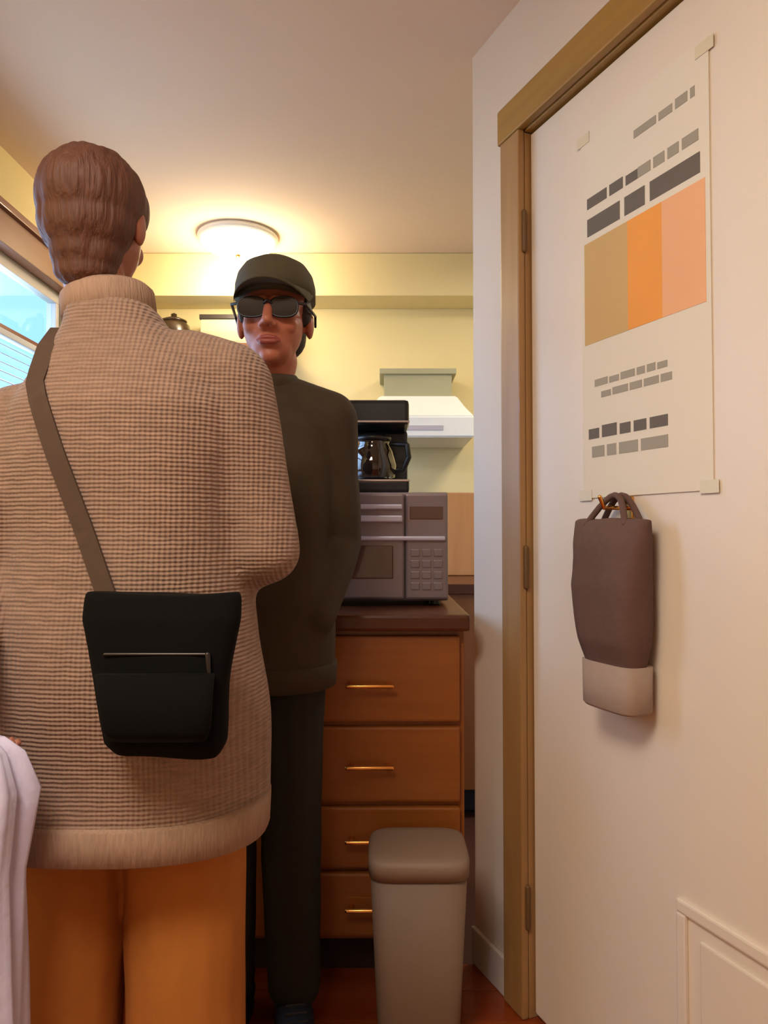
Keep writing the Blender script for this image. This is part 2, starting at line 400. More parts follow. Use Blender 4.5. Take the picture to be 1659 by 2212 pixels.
for x0, x1, lab in ((-0.75, -0.271, 'honey oak base cabinet with two doors behind the two standing people'), (-1.245, -0.751, 'honey oak two-door base cabinet against the window wall')):
    ct, h = carcass('base_cabinet', lab, x0, x1, None)
    bx('drawer', -h+0.012, h-0.012, 0.0, 0.0195, 0.72, 0.845, M['oak_h'], ct, 0.006)
    pull(ct.children[-1], 0, 0.78)
    for s in (-1, 1):
        xa, xb = (-h+0.012, -0.004) if s < 0 else (0.004, h-0.012)
        bm = bmesh.new(); w = 0.05
        box(bm, xa, xa+w, 0, 0.0195, 0.115, 0.708, 0.004); box(bm, xb-w, xb, 0, 0.0195, 0.115, 0.708, 0.004)
        box(bm, xa+w, xb-w, 0, 0.0195, 0.115, 0.165, 0.004); box(bm, xa+w, xb-w, 0, 0.0195, 0.658, 0.708, 0.004)
        dd = finish('cabinet_door', bm, M['oak'], ct)
        bx('door_panel', xa+w-0.004, xb-w+0.004, 0.006, 0.018, 0.16, 0.662, M['oak'], dd, 0.004)
        bm = bmesh.new(); xk = -0.03 if s < 0 else 0.03
        cap(bm, (xk, -0.028, 0.58), 0.005, (xk, -0.028, 0.67), 0.005, 10)
        for zz in (0.59, 0.66): cap(bm, (xk, -0.028, zz), 0.004, (xk, 0.001, zz), 0.006, 10)
        finish('pull', bm, M['brass'], dd, True)
tag(bx('countertop', -1.247, 0.21, PY0-0.03, PY1+0.01, 0.8595, 0.9, M['counter'], None, 0.008), 'dark brown countertop over the oak cabinets', 'countertop')

# microwave on the counter
mw = thing('microwave_oven', 'mauve grey microwave oven with pale rails on the dark counter', 'microwave', (-0.03, 2.0, 0.9))
bx('case', -0.225, 0.205, 0.02, 0.36, 0.014, 0.31, M['steel'], mw, 0.006)
dd = bx('door', -0.223, 0.085, 0.0, 0.0195, 0.02, 0.305, M['steel'], mw, 0.006)
bx('door_window', -0.19, 0.055, -0.003, 0.004, 0.075, 0.165, M['window_dark'], dd, 0.003)
pn = bx('control_panel', 0.088, 0.203, 0.0, 0.0195, 0.02, 0.305, M['steel'], mw, 0.006)
bx('display', 0.10, 0.19, -0.002, 0.004, 0.235, 0.27, M['window_dark'], pn, 0.002)
for r in range(4):
    for c_ in range(3):
        bx('button', 0.102+c_*0.031, 0.126+c_*0.031, -0.003, 0.004, 0.045+r*0.03, 0.065+r*0.03, M['steel'], pn, 0.002)
for z0, z1 in ((0.262, 0.276), (0.228, 0.246), (0.178, 0.19)):
    bx('pale_rail', -0.215, 0.195 if z0 < 0.2 else 0.08, -0.012, 0.004, z0, z1, M['trim_light'], mw, 0.004)
for sx_ in (-0.19, 0.17):
    for sy_ in (0.05, 0.32):
        bm = bmesh.new(); lathe(bm, [(0.014, 0), (0.016, 0.004), (0.014, 0.016)], 14, (sx_, sy_, 0)); finish('foot', bm, M['black_plastic'], mw)

# coffee maker on the microwave
cm = thing('coffee_maker', 'black drip coffee maker with chrome bands on top of the microwave', 'coffee maker', (-0.03, 2.15, 1.2105))
bx('base', -0.1, 0.1, -0.11, 0.1, 0.0, 0.035, M['black_plastic'], cm, 0.008)
bx('water_tank', -0.1, 0.1, 0.03, 0.1, 0.035, 0.19, M['black_plastic'], cm, 0.01)
hd = bx('brew_head', -0.1, 0.1, -0.1, 0.1, 0.19, 0.26, M['black_plastic'], cm, 0.012)
bx('chrome_band', -0.101, 0.101, -0.1025, 0.05, 0.195, 0.201, M['chrome'], hd, 0.001)
bx('chrome_band', -0.101, 0.101, -0.1125, 0.05, 0.03, 0.036, M['chrome'], cm, 0.001)
bm = bmesh.new(); lathe(bm, [(0.05, 0.037), (0.062, 0.045), (0.066, 0.08), (0.056, 0.12), (0.045, 0.14), (0.05, 0.15)], 28, (0, -0.04, 0)); cf = finish('carafe', bm, M['dark_glass'], cm, True)
bm = bmesh.new(); lathe(bm, [(0.051, 0.15), (0.052, 0.16), (0.03, 0.17), (0.01, 0.172)], 24, (0, -0.04, 0)); finish('carafe_lid', bm, M['black_plastic'], cf, True)
bm = bmesh.new()
pts = [(0.055, -0.06, 0.14), (0.095, -0.085, 0.135), (0.1, -0.085, 0.1), (0.085, -0.075, 0.065), (0.06, -0.06, 0.06)]
limb(bm, [(p, 0.007) for p in pts]); finish('carafe_handle', bm, M['black_plastic'], cf, True)

# back counter, range, hood
bt = thing('back_cabinet', 'oak cabinet with dark top along the back wall left of the range', 'cabinet', (-0.6, 2.88, 0))
bx('body', -0.64, 0.36, 0.02, 0.615, 0.1, 0.86, M['oak'], bt); bx('toe_kick', -0.64, 0.36, 0.08, 0.1, 0, 0.1, M['kick'], bt)
bx('top', -0.64, 0.36, -0.01, 0.615, 0.86, 0.9, M['counter'], bt)
bt2 = thing('back_cabinet', 'oak cabinet under the leaning oak board right of the range', 'cabinet', (0.72, 2.88, 0))
bx('body', -0.48, 0.4, 0.02, 0.615, 0.1, 0.86, M['oak'], bt2); bx('toe_kick', -0.48, 0.4, 0.08, 0.1, 0, 0.1, M['kick'], bt2)
bx('top', -0.48, 0.4, -0.01, 0.615, 0.86, 0.9, M['counter'], bt2)
rg = thing('kitchen_range', 'dark kitchen range below the white hood', 'stove', (0.0, 2.86, 0))
bx('oven_body', -0.235, 0.235, 0.02, 0.6, 0.02, 0.9, M['range'], rg, 0.004)
od = bx('oven_door', -0.225, 0.225, 0, 0.02, 0.25, 0.8, M['range'], rg, 0.006)
bm = bmesh.new(); cap(bm, (-0.2, -0.035, 0.75), 0.009, (0.2, -0.035, 0.75), 0.009); cap(bm, (-0.18, -0.035, 0.75), 0.007, (-0.18, 0.003, 0.75), 0.007); cap(bm, (0.18, -0.035, 0.75), 0.007, (0.18, 0.003, 0.75), 0.007); finish('oven_handle', bm, M['chrome'], od, True)
bx('backguard', -0.235, 0.235, 0.55, 0.62, 0.9, 1.08, M['range'], rg, 0.008)
for sx_ in (-0.13, 0.13):
    for sy_ in (0.17, 0.42):
        bm = bmesh.new(); lathe(bm, [(0.03, 0.9), (0.085, 0.9), (0.085, 0.912), (0.07, 0.918), (0.03, 0.915)], 24, (sx_, sy_, 0)); finish('burner', bm, M['black_plastic'], rg)
hd = thing('range_hood', 'white enamel range hood on the yellow back wall', 'range hood', (0.15, 3.497, 1.5))
bm = bmesh.new()
def rect(x0, x1, y0, y1, z): return [Vector((x0, y0, z)), Vector((x1, y0, z)), Vector((x1, y1, z)), Vector((x0, y1, z))]
rings_mesh(bm, [rect(-0.23, 0.23, -0.4, 0, 0), rect(-0.23, 0.23, -0.4, 0, 0.09), rect(-0.2, 0.2, -0.33, 0, 0.14), rect(-0.17, 0.17, -0.26, 0, 0.2)])
bmesh.ops.bevel(bm, geom=list(bm.edges), offset=0.006, segments=2, affect='EDGES'); finish('canopy', bm, M['hood'], hd)
bx('duct_cover', -0.15, 0.15, -0.24, 0, 0.2, 0.3, M['green_box'], hd, 0.004)
bx('duct_cap', -0.17, 0.17, -0.25, 0, 0.3, 0.325, M['green_box'], hd, 0.004)
bx('switch_strip', -0.1, 0.1, -0.403, -0.396, 0.03, 0.05, M['trim_light'], hd, 0.001)
cb = tag(bx('cutting_board', -0.1, 0.1, -0.011, 0.011, 0, 0.39, M['cutting_oak'], None, 0.006), 'pale oak cutting board leaning on the back wall', 'cutting board')
cb.location = (0.36, 3.42, 0.9); cb.rotation_euler = (math.radians(-8), 0, 0)

# wall shelf with pot and box
sh = thing('wall_shelf', 'dark wooden shelf high on the back wall below the ceiling light', 'shelf', (-0.78, 3.497, 1.93))
bx('board', -0.36, 0.34, -0.2, 0, 0, 0.024, M['shelf'], sh)
for x in (-0.28, 0.26):
    bm = bmesh.new()
    v = [bm.verts.new(p) for p in ((x, 0, 0), (x, -0.16, 0), (x, 0, -0.12), (x+0.018, 0, 0), (x+0.018, -0.16, 0), (x+0.018, 0, -0.12))]
    for f in ((0, 1, 2), (5, 4, 3), (0, 3, 4, 1), (1, 4, 5, 2), (2, 5, 3, 0)): bm.faces.new([v[i] for i in f])
    finish('bracket', bm, M['shelf'], sh)
jr = thing('storage_pot', 'dark brown glazed pot at the left end of the shelf', 'pot', (-0.97, 3.39, 1.954))
bm = bmesh.new(); lathe(bm, [(0.045, 0), (0.068, 0.02), (0.078, 0.06), (0.07, 0.1), (0.055, 0.115)], 28); finish('pot_body', bm, M['jar'], jr, True)
bm = bmesh.new(); lathe(bm, [(0.058, 0.115), (0.06, 0.122), (0.03, 0.135), (0.012, 0.138), (0.014, 0.152), (0.004, 0.158)], 28); finish('pot_lid', bm, M['jar'], jr, True)
gb = thing('storage_box', 'pale green and pink card box with black lid on the shelf', 'box', (-0.66, 3.39, 1.954))
bx('box_body', -0.17, 0.17, -0.07, 0.07, 0, 0.11, M['green_box'], gb)
bx('pink_band', -0.171, 0.171, -0.0715, 0.0, 0.01, 0.055, M['pink_card'], gb, 0.0005)
bx('lid', -0.175, 0.175, -0.075, 0.075, 0.11, 0.132, M['lid'], gb, 0.003)

# waste bin at the drawer end
wb = thing('waste_bin', 'small pale grey waste bin between drawers and door casing', 'bin', (0.075, 1.66, 0))
bm = bmesh.new(); loft(bm, [(0, 0, 0, 0.085, 0.075), (0, 0, 0.01, 0.088, 0.078), (0, 0, 0.37, 0.105, 0.095)], 40, 5); finish('bin_body', bm, M['bin'], wb, True)
bm = bmesh.new(); loft(bm, [(0, 0, 0.37, 0.109, 0.099), (0, 0, 0.398, 0.11, 0.1), (0, 0, 0.406, 0.107, 0.097), (0, 0, 0.41, 0.1, 0.09), (0, 0, 0.412, 0.08, 0.07)], 40, 5); finish('bin_lid', bm, M['bin_lid'], wb, True)

# ------------------------------------------------------------------ poster and tote on the door
ps = thing('door_poster', 'tall paper poster with orange block taped to the white door', 'poster', RW, RZ)
PX0, PX1 = 0.19, 0.53
bx('paper_sheet', PX0, PX1, 0.0110, 0.0135, 1.17, 1.93, M['paper'], ps, 0)
def pr(x0, x1, z0, z1, m, name): bx(name, x0, x1, 0.0104, 0.0112, z0, z1, M[m], ps, 0)
pr(PX0+0.01, PX0+0.14, 1.485, 1.695, 'tan_print', 'tan_panel')
pr(PX0+0.14, PX0+0.23, 1.485, 1.695, 'orange', 'orange_panel')
pr(PX0+0.23, PX1-0.01, 1.485, 1.695, 'peach', 'peach_panel')
def text_row(x0, x1, z, h, m):
    x = x0; bm = bmesh.new()
    while x < x1-0.006:
        w = min(random.uniform(1.2, 3.4)*h, x1-x)
        box(bm, x, x+w, 0.0102, 0.0112, z, z+h*random.choice((0.85, 1.0, 1.0)))
        x += w+h*0.38
    finish('print_row', bm, M[m], ps)
text_row(PX0+0.16, PX1-0.03, 1.845, 0.018, 'ink_soft')
text_row(PX0+0.02, PX0+0.17, 1.765, 0.022, 'ink')
text_row(PX0+0.17, PX1-0.02, 1.765, 0.02, 'ink_soft')
text_row(PX0+0.02, PX1-0.015, 1.708, 0.036, 'ink')
text_row(PX0+0.04, PX1-0.1, 1.395, 0.014, 'ink_soft')
text_row(PX0+0.06, PX1-0.08, 1.37, 0.014, 'ink_soft')
text_row(PX0+0.02, PX1-0.1, 1.29, 0.024, 'ink')
text_row(PX0+0.03, PX1-0.1, 1.252, 0.022, 'ink_soft')
for x in (PX0-0.012, PX1-0.028):
    for z in (1.905, 1.165):
        bx('tape', x, x+0.04, 0.0098, 0.0106, z, z+0.022, M['tape'], ps, 0)
tt = thing('tote_bag', 'dark brown canvas tote bag with taupe base hanging on the door', 'bag', RW, RZ)
TX = 0.325
bm = bmesh.new()
loft(bm, [(TX+0.012, -0.03, 0.85, 0.068, 0.032), (TX+0.01, -0.035, 0.9, 0.076, 0.042), (TX, -0.036, 1.0, 0.092, 0.044), (TX-0.004, -0.03, 1.08, 0.098, 0.034), (TX-0.004, -0.024, 1.125, 0.1, 0.022)], 32, 3)
fuse('bag_body', bm, M['tote'], tt, 0.006, 4, 0.006, 26)
bm = bmesh.new(); loft(bm, [(TX+0.012, -0.03, 0.775, 0.066, 0.032), (TX+0.012, -0.03, 0.78, 0.07, 0.036), (TX+0.012, -0.03, 0.86, 0.07, 0.038)], 32, 4); finish('bag_base', bm, M['tote_base'], tt, True)
for yy in (-0.044, -0.006):
    bm = bmesh.new(); pts = [Vector((TX-0.055+0.11*t, yy+(-0.004-yy)*math.sin(math.pi*t)*0.6, 1.115+0.055*math.sin(math.pi*t))) for t in [i/10 for i in range(11)]]
    limb(bm, [(p, 0.006) for p in pts]); finish('strap', bm, M['tote'], tt, True)
hk = thing('door_hook', 'small brass hook on the door holding the brown tote', 'hook', RW, RZ)
bx('hook_plate', TX-0.014, TX+0.014, 0.007, 0.0135, 1.125, 1.168, M['brass'], hk, 0.002)
bm = bmesh.new(); limb(bm, [((TX, 0.008, 1.146), 0.004), ((TX, -0.045, 1.146), 0.004), ((TX, -0.055, 1.166), 0.004)]); finish('hook_arm', bm, M['brass'], hk, True)

# ------------------------------------------------------------------ people
def hand(bm, w, d, n, t, curl=0.5, sc=1.0):
    """w wrist, d direction of the fingers, n side the fingers curl towards, t thumb side"""
    w = Vector(w); d = Vector(d).normalized(); n = Vector(n); n = (n-d*n.dot(d)).normalized(); t = d.cross(n)*(1 if d.cross(n).dot(Vector(t)) > 0 else -1)
    for k, o in enumerate((0.028, 0.0095, -0.0095, -0.027)):
        cap(bm, w+d*0.012*sc+t*o*0.55*sc, 0.015*sc, w+d*0.085*sc+t*o*sc, 0.0115*sc)
        L = (0.043, 0.048, 0.045, 0.034)[k]*sc
        p = w+d*0.088*sc+t*o*sc*1.05; a = 0.25*curl; spread = t*o*2.2
        r = 0.0086*sc
        for j, f in enumerate((1.0, 0.68, 0.55)):
            a += curl*(0.55+0.2*j)
            q = p+((d+spread).normalized()*math.cos(a)+n*math.sin(a))*L*f
            cap(bm, p, r, q, r*0.92, 10); p = q; r *= 0.92
    p = w+d*0.02*sc+t*0.022*sc
    for L, v in ((0.045, d*0.7+t*0.65+n*0.2), (0.034, d*0.85+t*0.35+n*0.4), (0.026, d*0.85+t*0.1+n*0.55)):
        q = p+v.normalized()*L*sc; cap(bm, p, 0.0115*sc, q, 0.0105*sc, 10); p = q
def head(bm, c, f, sc=1.0):
    """c = centre of head at eye height, f = facing sign on Y"""
    c = Vector(c); P = lambda x, y, z: c+Vector((x, f*y, z))*sc
    ell(bm, P(0, -0.015, 0.03), (0.076*sc, 0.094*sc, 0.088*sc))
    ell(bm, P(0, 0.02, -0.02), (0.066*sc, 0.074*sc, 0.082*sc))
    ell(bm, P(0, 0.035, -0.065), (0.047*sc, 0.052*sc, 0.048*sc))
    ell(bm, P(0, 0.068, -0.095), (0.021*sc, 0.018*sc, 0.017*sc))
    for s in (-1, 1):
        ell(bm, P(s*0.036, 0.064, -0.028), (0.024*sc, 0.02*sc, 0.022*sc))
        cap(bm, P(s*0.012, 0.088, 0.022), 0.009*sc, P(s*0.046, 0.07, 0.022), 0.009*sc)
        ell(bm, P(s*0.077, -0.012, -0.008), (0.01*sc, 0.021*sc, 0.033*sc))
        ell(bm, P(s*0.012, 0.1, -0.036), (0.009*sc, 0.01*sc, 0.008*sc))
    cap(bm, P(0, 0.09, 0.012), 0.009*sc, P(0, 0.112, -0.03), 0.0115*sc)
    ell(bm, P(0, 0.086, -0.066), (0.024*sc, 0.012*sc, 0.012*sc))
def face_parts(c, f, parent, sc=1.0):
    c = Vector(c); P = lambda x, y, z: c+Vector((x, f*y, z))*sc
    for s in (-1, 1):
        bm = bmesh.new(); ell(bm, P(s*0.032, 0.074, 0.0), (0.0125*sc, 0.0125*sc, 0.0105*sc)); e_ = finish('eye', bm, M['eye_white'], parent, True)
        bm = bmesh.new(); ell(bm, P(s*0.032, 0.0835, 0.0), (0.006*sc, 0.0045*sc, 0.006*sc)); finish('iris', bm, M['iris'], e_, True)
    bm = bmesh.new()
    for dz, r in ((0.0045, 0.0052), (-0.005, 0.0062)):
        pts = [P(x, 0.0965-14*x*x, -0.067+dz*(1-(x/0.026)**2)) for x in (-0.024, -0.013, 0, 0.013, 0.024)]
        limb(bm, [(p, (r if i in (1, 2, 3) else r*0.4)*sc) for i, p in enumerate(pts)])
    finish('lips', bm, M['lips'], parent, True)
def body(parent, skin, f, H, hc, neck0, arms, legs, hands, sc=1.0, drop=0.0):
    bm = bmesh.new()
    head(bm, hc, f, sc)
    cap(bm, neck0, 0.056, Vector(hc)+Vector((0, -f*0.015, -0.09)), 0.05)
    z = lambda v: v*H/1.75
    nx, ny = neck0[0], neck0[1]
    loft(bm, [(0, 0, z(0.88), 0.13, 0.09), (0, 0, z(0.97), 0.16, 0.1), (0, 0, z(1.1), 0.14, 0.09), (0, 0, z(1.28)-drop*0.8, 0.16, 0.1), (0, 0, z(1.4)-drop, 0.155-drop*0.35, 0.085), (nx*0.6, 0, z(1.46)-drop*0.9, 0.1-drop*0.3, 0.06), (nx, ny, z(1.5), 0.06, 0.055)])
    for a in arms:
        limb(bm, [(a[0], 0.052), (a[1], 0.038), (a[2], 0.027)])
    for l in legs:
        limb(bm, [(l[0], 0.078), (l[1], 0.052), (l[2], 0.04)])
        cap(bm, Vector(l[2])+Vector((0, -f*0.03, -0.045)), 0.032, Vector(l[2])+Vector((0, f*0.13, -0.055)), 0.024)
    for h_ in hands: hand(bm, *h_)
    return fuse('body', bm, M[skin], parent, 0.0045, 3)
def shoe(parent, ankle, f, m, toe_out=0.0):
    ax, ay, az = ankle
    bm = bmesh.new()
    D = Vector((toe_out, f, 0)).normalized(); b0 = Vector((ax, ay, 0))
    limb(bm, [(b0-D*0.045+Vector((0, 0, 0.05)), 0.04), (b0+D*0.04+Vector((0, 0, 0.052)), 0.042), (b0+D*0.13+Vector((0, 0, 0.042)), 0.038), (b0+D*0.175+Vector((0, 0, 0.038)), 0.03)])
    cap(bm, b0-D*0.02+Vector((0, 0, 0.05)), 0.042, b0-D*0.01+Vector((0, 0, 0.1)), 0.046)
    s = fuse('shoe', bm, m, parent, 0.006, 3)
    bm = bmesh.new(); pts = []
    S = Vector((-D.y, D.x, 0))
    for i in range(24):
        a = 2*math.pi*i/24; u = math.cos(a); v_ = math.sin(a)
        pts.append(b0+D*(0.06+0.152*u)+S*(0.044*math.copysign(abs(v_)**0.7, v_)))
    rings_mesh(bm, [[p+Vector((0, 0, zz)) for p in pts] for zz in (0.001, 0.02)])
    finish('sole', bm, M['sole'], s)
    bm = bmesh.new()
    for k_ in range(4):
        c0 = b0+D*(0.035+0.022*k_)+Vector((0, 0, 0.094-0.004*k_))
        cap(bm, c0-S*0.02, 0.0028, c0+S*0.02, 0.0028, 8)
    finish('laces', bm, M['sole'], s)

# ---- person 1: long beige knit cardigan, seen from behind
P1 = (-0.43, 1.24, 0)
p1 = thing('person', 'person seen from behind in long beige knit cardigan and rust trousers', 'person', P1)
hc1 = (-0.062, 0.012, 1.625); nk1 = (-0.03, -0.005, 1.44)
arm1 = [((-0.17, 0, 1.28), (-0.225, -0.09, 1.04), (-0.18, -0.21, 0.90)), ((0.172, 0, 1.345), (0.235, -0.02, 1.07), (0.10, 0.195, 1.03))]
leg1 = [((-0.09, 0, 0.9), (-0.1, 0.015, 0.5), (-0.105, -0.01, 0.09)), ((0.09, 0, 0.9), (0.1, 0.02, 0.5), (0.105, 0.0, 0.09))]
body(p1, 'skin1', 1, 1.75, hc1, nk1, arm1, leg1, [((-0.18, -0.21, 0.90), (0.12, -0.05, -1), (0.8, 0.5, 0), (0.5, -0.8, 0), 0.95), ((0.10, 0.195, 1.03), (-1, 0.35, -0.1), (0, -1, 0), (0, 0, 1), 0.6)], drop=0.11)
face_parts(hc1, 1, p1)
bm = bmesh.new(); hx, hy, hz = hc1
ell(bm, (hx, hy-0.018, hz+0.032), (0.089, 0.102, 0.09)); ell(bm, (hx, hy-0.04, hz-0.012), (0.079, 0.07, 0.07))
ell(bm, (hx, hy-0.044, hz-0.06), (0.06, 0.05, 0.05)); ell(bm, (hx, hy-0.045, hz-0.095), (0.05, 0.04, 0.03))
for s in (-1, 1): ell(bm, (hx+s*0.07, hy+0.012, hz+0.03), (0.014, 0.03, 0.04))
fuse('hair', bm, M['hair1'], p1, 0.004, 10, 0.0028, 210, (1, 1, 0.14), 3)
bm = bmesh.new()
loft(bm, [(0, 0, 0.625, 0.232, 0.158), (0, 0, 0.64, 0.238, 0.162), (0, 0, 0.8, 0.23, 0.156), (0, 0, 0.95, 0.22, 0.152), (0, 0, 1.1, 0.2, 0.138), (0, 0, 1.22, 0.2, 0.138), (0.004, 0, 1.30, 0.188, 0.13), (0.004, 0, 1.36, 0.155, 0.11), (-0.006, 0, 1.405, 0.115, 0.09), (-0.02, 0, 1.44, 0.085, 0.078), (-0.03, 0, 1.475, 0.074, 0.07)], 36, 2.5)
for a in arm1:
    limb(bm, [(Vector((a[0][0]*0.55, 0, a[0][2]+0.015)), 0.078), (a[0], 0.074), ((Vector(a[0])+Vector(a[1]))/2, 0.069), (a[1], 0.062), ((Vector(a[1])+Vector(a[2]))/2, 0.057), (Vector(a[1])+(Vector(a[2])-Vector(a[1]))*0.93, 0.048)])
cg = fuse('cardigan', bm, M['knit'], p1, 0.008, 5, 0.018, 17, (1, 1, 0.6), 5)
bm = bmesh.new(); lathe(bm, [(0.07, -0.012), (0.078, -0.008), (0.077, 0.03), (0.07, 0.038), (0.062, 0.03), (0.06, -0.01)], 32)
for v in bm.verts: v.co.y *= 0.92
o = finish('rib_collar', bm, M['knit_rib'], cg, True, (-0.034, 0.0, 1.47)); o.rotation_euler = (math.radians(-6), math.radians(-8), 0)
bm = bmesh.new(); loft(bm, [(0, 0, 0.612, 0.23, 0.156), (0, 0, 0.616, 0.238, 0.163), (0, 0, 0.665, 0.24, 0.165), (0, 0, 0.67, 0.235, 0.16)], 60, 2.5)
finish('rib_hem', bm, M['knit_rib'], cg, True)
for a in arm1:
    d_ = (Vector(a[2])-Vector(a[1])); e0 = Vector(a[1])+d_*0.86; e1 = Vector(a[1])+d_*0.98
    bm = bmesh.new(); cap(bm, e0, 0.05, e1, 0.043, 20); finish('rib_cuff', bm, M['knit_rib'], cg, True)
bm = bmesh.new()
loft(bm, [(0, 0, 0.84, 0.16, 0.115), (0, 0, 0.95, 0.175, 0.12), (0, 0, 1.03, 0.16, 0.105)], 28)
for l in leg1:
    limb(bm, [(l[0], 0.108), (l[1], 0.098), (Vector(l[2])+Vector((0, 0, 0.03)), 0.09)])
fuse('trousers', bm, M['rust'], p1, 0.008, 4, 0.009, 20, (1, 1, 0.8), 8)
for l in leg1: shoe(p1, l[2], 1, M['brown_shoe'])

# black crossbody bag worn on the back, strap laid on the cardigan
dg = bpy.context.evaluated_depsgraph_get(); dg.update()
bv = BVHTree.FromPolygons([v.co.copy() for v in cg.data.vertices], [tuple(p.vertices) for p in cg.data.polygons])
def on_back(x, z, off, side=-1):
    h_ = bv.ray_cast(Vector((x, side*0.8, z)), Vector((0, -side, 0)))
    yv = h_[0].y if h_[0] is not None else 0.0
    return Vector((x, yv+side*off, z))
bg_ = thing('crossbody_bag', 'black tapered crossbody bag worn low on the back of the cardigan', 'bag', P1)
BX = 0.122
yb = min(on_back(BX+dx, z, 0).y for dx in (-0.08, 0, 0.08) for z in (0.82, 0.9, 1.0))
bm = bmesh.new()
loft(bm, [(BX+0.005, yb-0.034, 0.79, 0.07, 0.022), (BX+0.004, yb-0.038, 0.81, 0.083, 0.032), (BX, yb-0.04, 0.9, 0.094, 0.036), (BX-0.002, yb-0.036, 0.98, 0.108, 0.032), (BX-0.002, yb-0.032, 1.015, 0.108, 0.02)], 36, 3.4)
fuse('bag_body', bm, M['bag'], bg_, 0.005, 3, 0.003, 25)
bm = bmesh.new(); loft(bm, [(BX+0.004, yb-0.072, 0.82, 0.064, 0.012), (BX+0.003, yb-0.078, 0.835, 0.072, 0.015), (BX+0.001, yb-0.08, 0.91, 0.08, 0.014)], 32, 3.4); finish('front_pocket', bm, M['bag'], bg_, True)
bm = bmesh.new(); cap(bm, (BX-0.07, yb-0.071, 0.935), 0.0025, (BX+0.07, yb-0.071, 0.935), 0.0025, 8); cap(bm, (BX+0.07, yb-0.074, 0.935), 0.004, (BX+0.072, yb-0.076, 0.91), 0.003, 8); finish('zip', bm, M['zip'], bg_, True)
def ribbon(name, pts, width_dirs, m, parent, w=0.014, th=0.0025):
    bm = bmesh.new(); rs = []
    for i, p in enumerate(pts):
        a = pts[max(0, i-1)]; b = pts[min(len(pts)-1, i+1)]; t = (b-a).normalized(); nrm = width_dirs[i]
        s = t.cross(nrm).normalized(); nn = s.cross(t).normalized()
        rs.append([p+s*w+nn*th, p-s*w+nn*th, p-s*w-nn*th, p+s*w-nn*th])
    rings_mesh(bm, rs); return finish(name, bm, m, parent)
pts, nd = [], []
A = (BX-0.095, 1.0); B = (-0.105, 1.33)
for i in range(14):
    t = i/13; q = on_back(A[0]+(B[0]-A[0])*t, A[1]+(B[1]-A[1])*t, 0.006); pts.append(q); nd.append(Vector((0, -1, 0)))
for a_ in (25, 50, 75, 100, 125, 150):
    r_ = math.radians(a_); dv = Vector((0, -math.cos(r_), math.sin(r_)))
    h_ = bv.ray_cast(Vector((-0.103, 0, 1.30))+dv*0.5, -dv)
    if h_[0] is not None: pts.append(h_[0]+dv*0.006); nd.append(dv)
for i in range(8):
    t = i/7; q = on_back(-0.1+0.26*t, 1.36-0.36*t, 0.006, 1); pts.append(q); nd.append(Vector((0, 1, 0)))
ribbon('strap', pts, nd, M['strap'], bg_)['label'] = 'brown webbing strap over the shoulder'

# pale lavender cloth held in the left hand
cl = thing('hand_cloth', 'pale lavender cloth hanging from the hand at the left edge', 'cloth', (P1[0]-0.118, P1[1]-0.22, 0.80))
bm = bmesh.new()
rs = []
for z, w, d_ in ((0.02, 0.022, 0.016), (0.0, 0.045, 0.024), (-0.05, 0.064, 0.034), (-0.1, 0.058, 0.034), (-0.16, 0.05, 0.036), (-0.3, 0.052, 0.04), (-0.5, 0.056, 0.042), (-0.53, 0.056, 0.042)):
    r = []
    for i in range(48):
        a = 2*math.pi*i/48; g = 1+0.22*math.sin(5*a+z*4)+0.1*math.sin(11*a)
        r.append(Vector((w*g*math.cos(a), d_*g*math.sin(a), z+(0.012*math.sin(3*a) if z < -0.4 else 0))))
    rs.append(r)
rings_mesh(bm, rs); finish('cloth_fold', bm, M['lav'], cl, True)

# ---- person 2: dark clothes, cap and sunglasses, facing the camera
P2 = (-0.285, 1.665, 0)
p2 = thing('person', 'man in dark jacket, olive cap and black sunglasses facing the camera', 'person', P2)
hc2 = (0.04, -0.02, 1.575); nk2 = (0.018, 0.0, 1.42)
arm2 = [((-0.17, 0, 1.35), (-0.2, 0.045, 1.08), (-0.15, -0.06, 0.9)), ((0.16, 0, 1.35), (0.18, 0.05, 1.08), (0.135, -0.06, 0.905))]
leg2 = [((-0.075, 0, 0.87), (-0.065, -0.005, 0.47), (-0.06, 0.02, 0.09)), ((0.075, 0, 0.87), (0.08, -0.005, 0.47), (0.085, 0.0, 0.09))]
body(p2, 'skin2', -1, 1.68, hc2, nk2, arm2, leg2, [((-0.15, -0.06, 0.9), (0.5, 0.05, -1), (0.3, -1, 0), (1, 0, 0), 0.35), ((0.135, -0.06, 0.905), (-0.55, 0.05, -0.8), (-0.3, -1, 0), (-1, 0, 0), 0.35)])
face_parts(hc2, -1, p2)
hx, hy, hz = hc2
bm = bmesh.new(); ell(bm, (hx, hy+0.03, hz+0.025), (0.083, 0.088, 0.085)); ell(bm, (hx, hy+0.055, hz-0.03), (0.068, 0.048, 0.05))
for s in (-1, 1): ell(bm, (hx+s*0.07, hy+0.0, hz+0.02), (0.014, 0.03, 0.035))
fuse('hair', bm, M['hair2'], p2, 0.006, 4, 0.004, 60, (1, 1, 0.3), 5)
bm = bmesh.new()
rs = []
for z, k_ in ((0.045, 1.0), (0.075, 1.0), (0.1, 0.93), (0.12, 0.78), (0.135, 0.5), (0.141, 0.15)):
    rs.append([Vector((hx+0.09*k_*math.cos(2*math.pi*i/36), hy+0.012+0.11*k_*math.sin(2*math.pi*i/36), hz+z)) for i in range(36)])
rings_mesh(bm, rs); cpo = finish('cap', bm, M['cap'], p2, True)
bm = bmesh.new()
top, bot = [], []
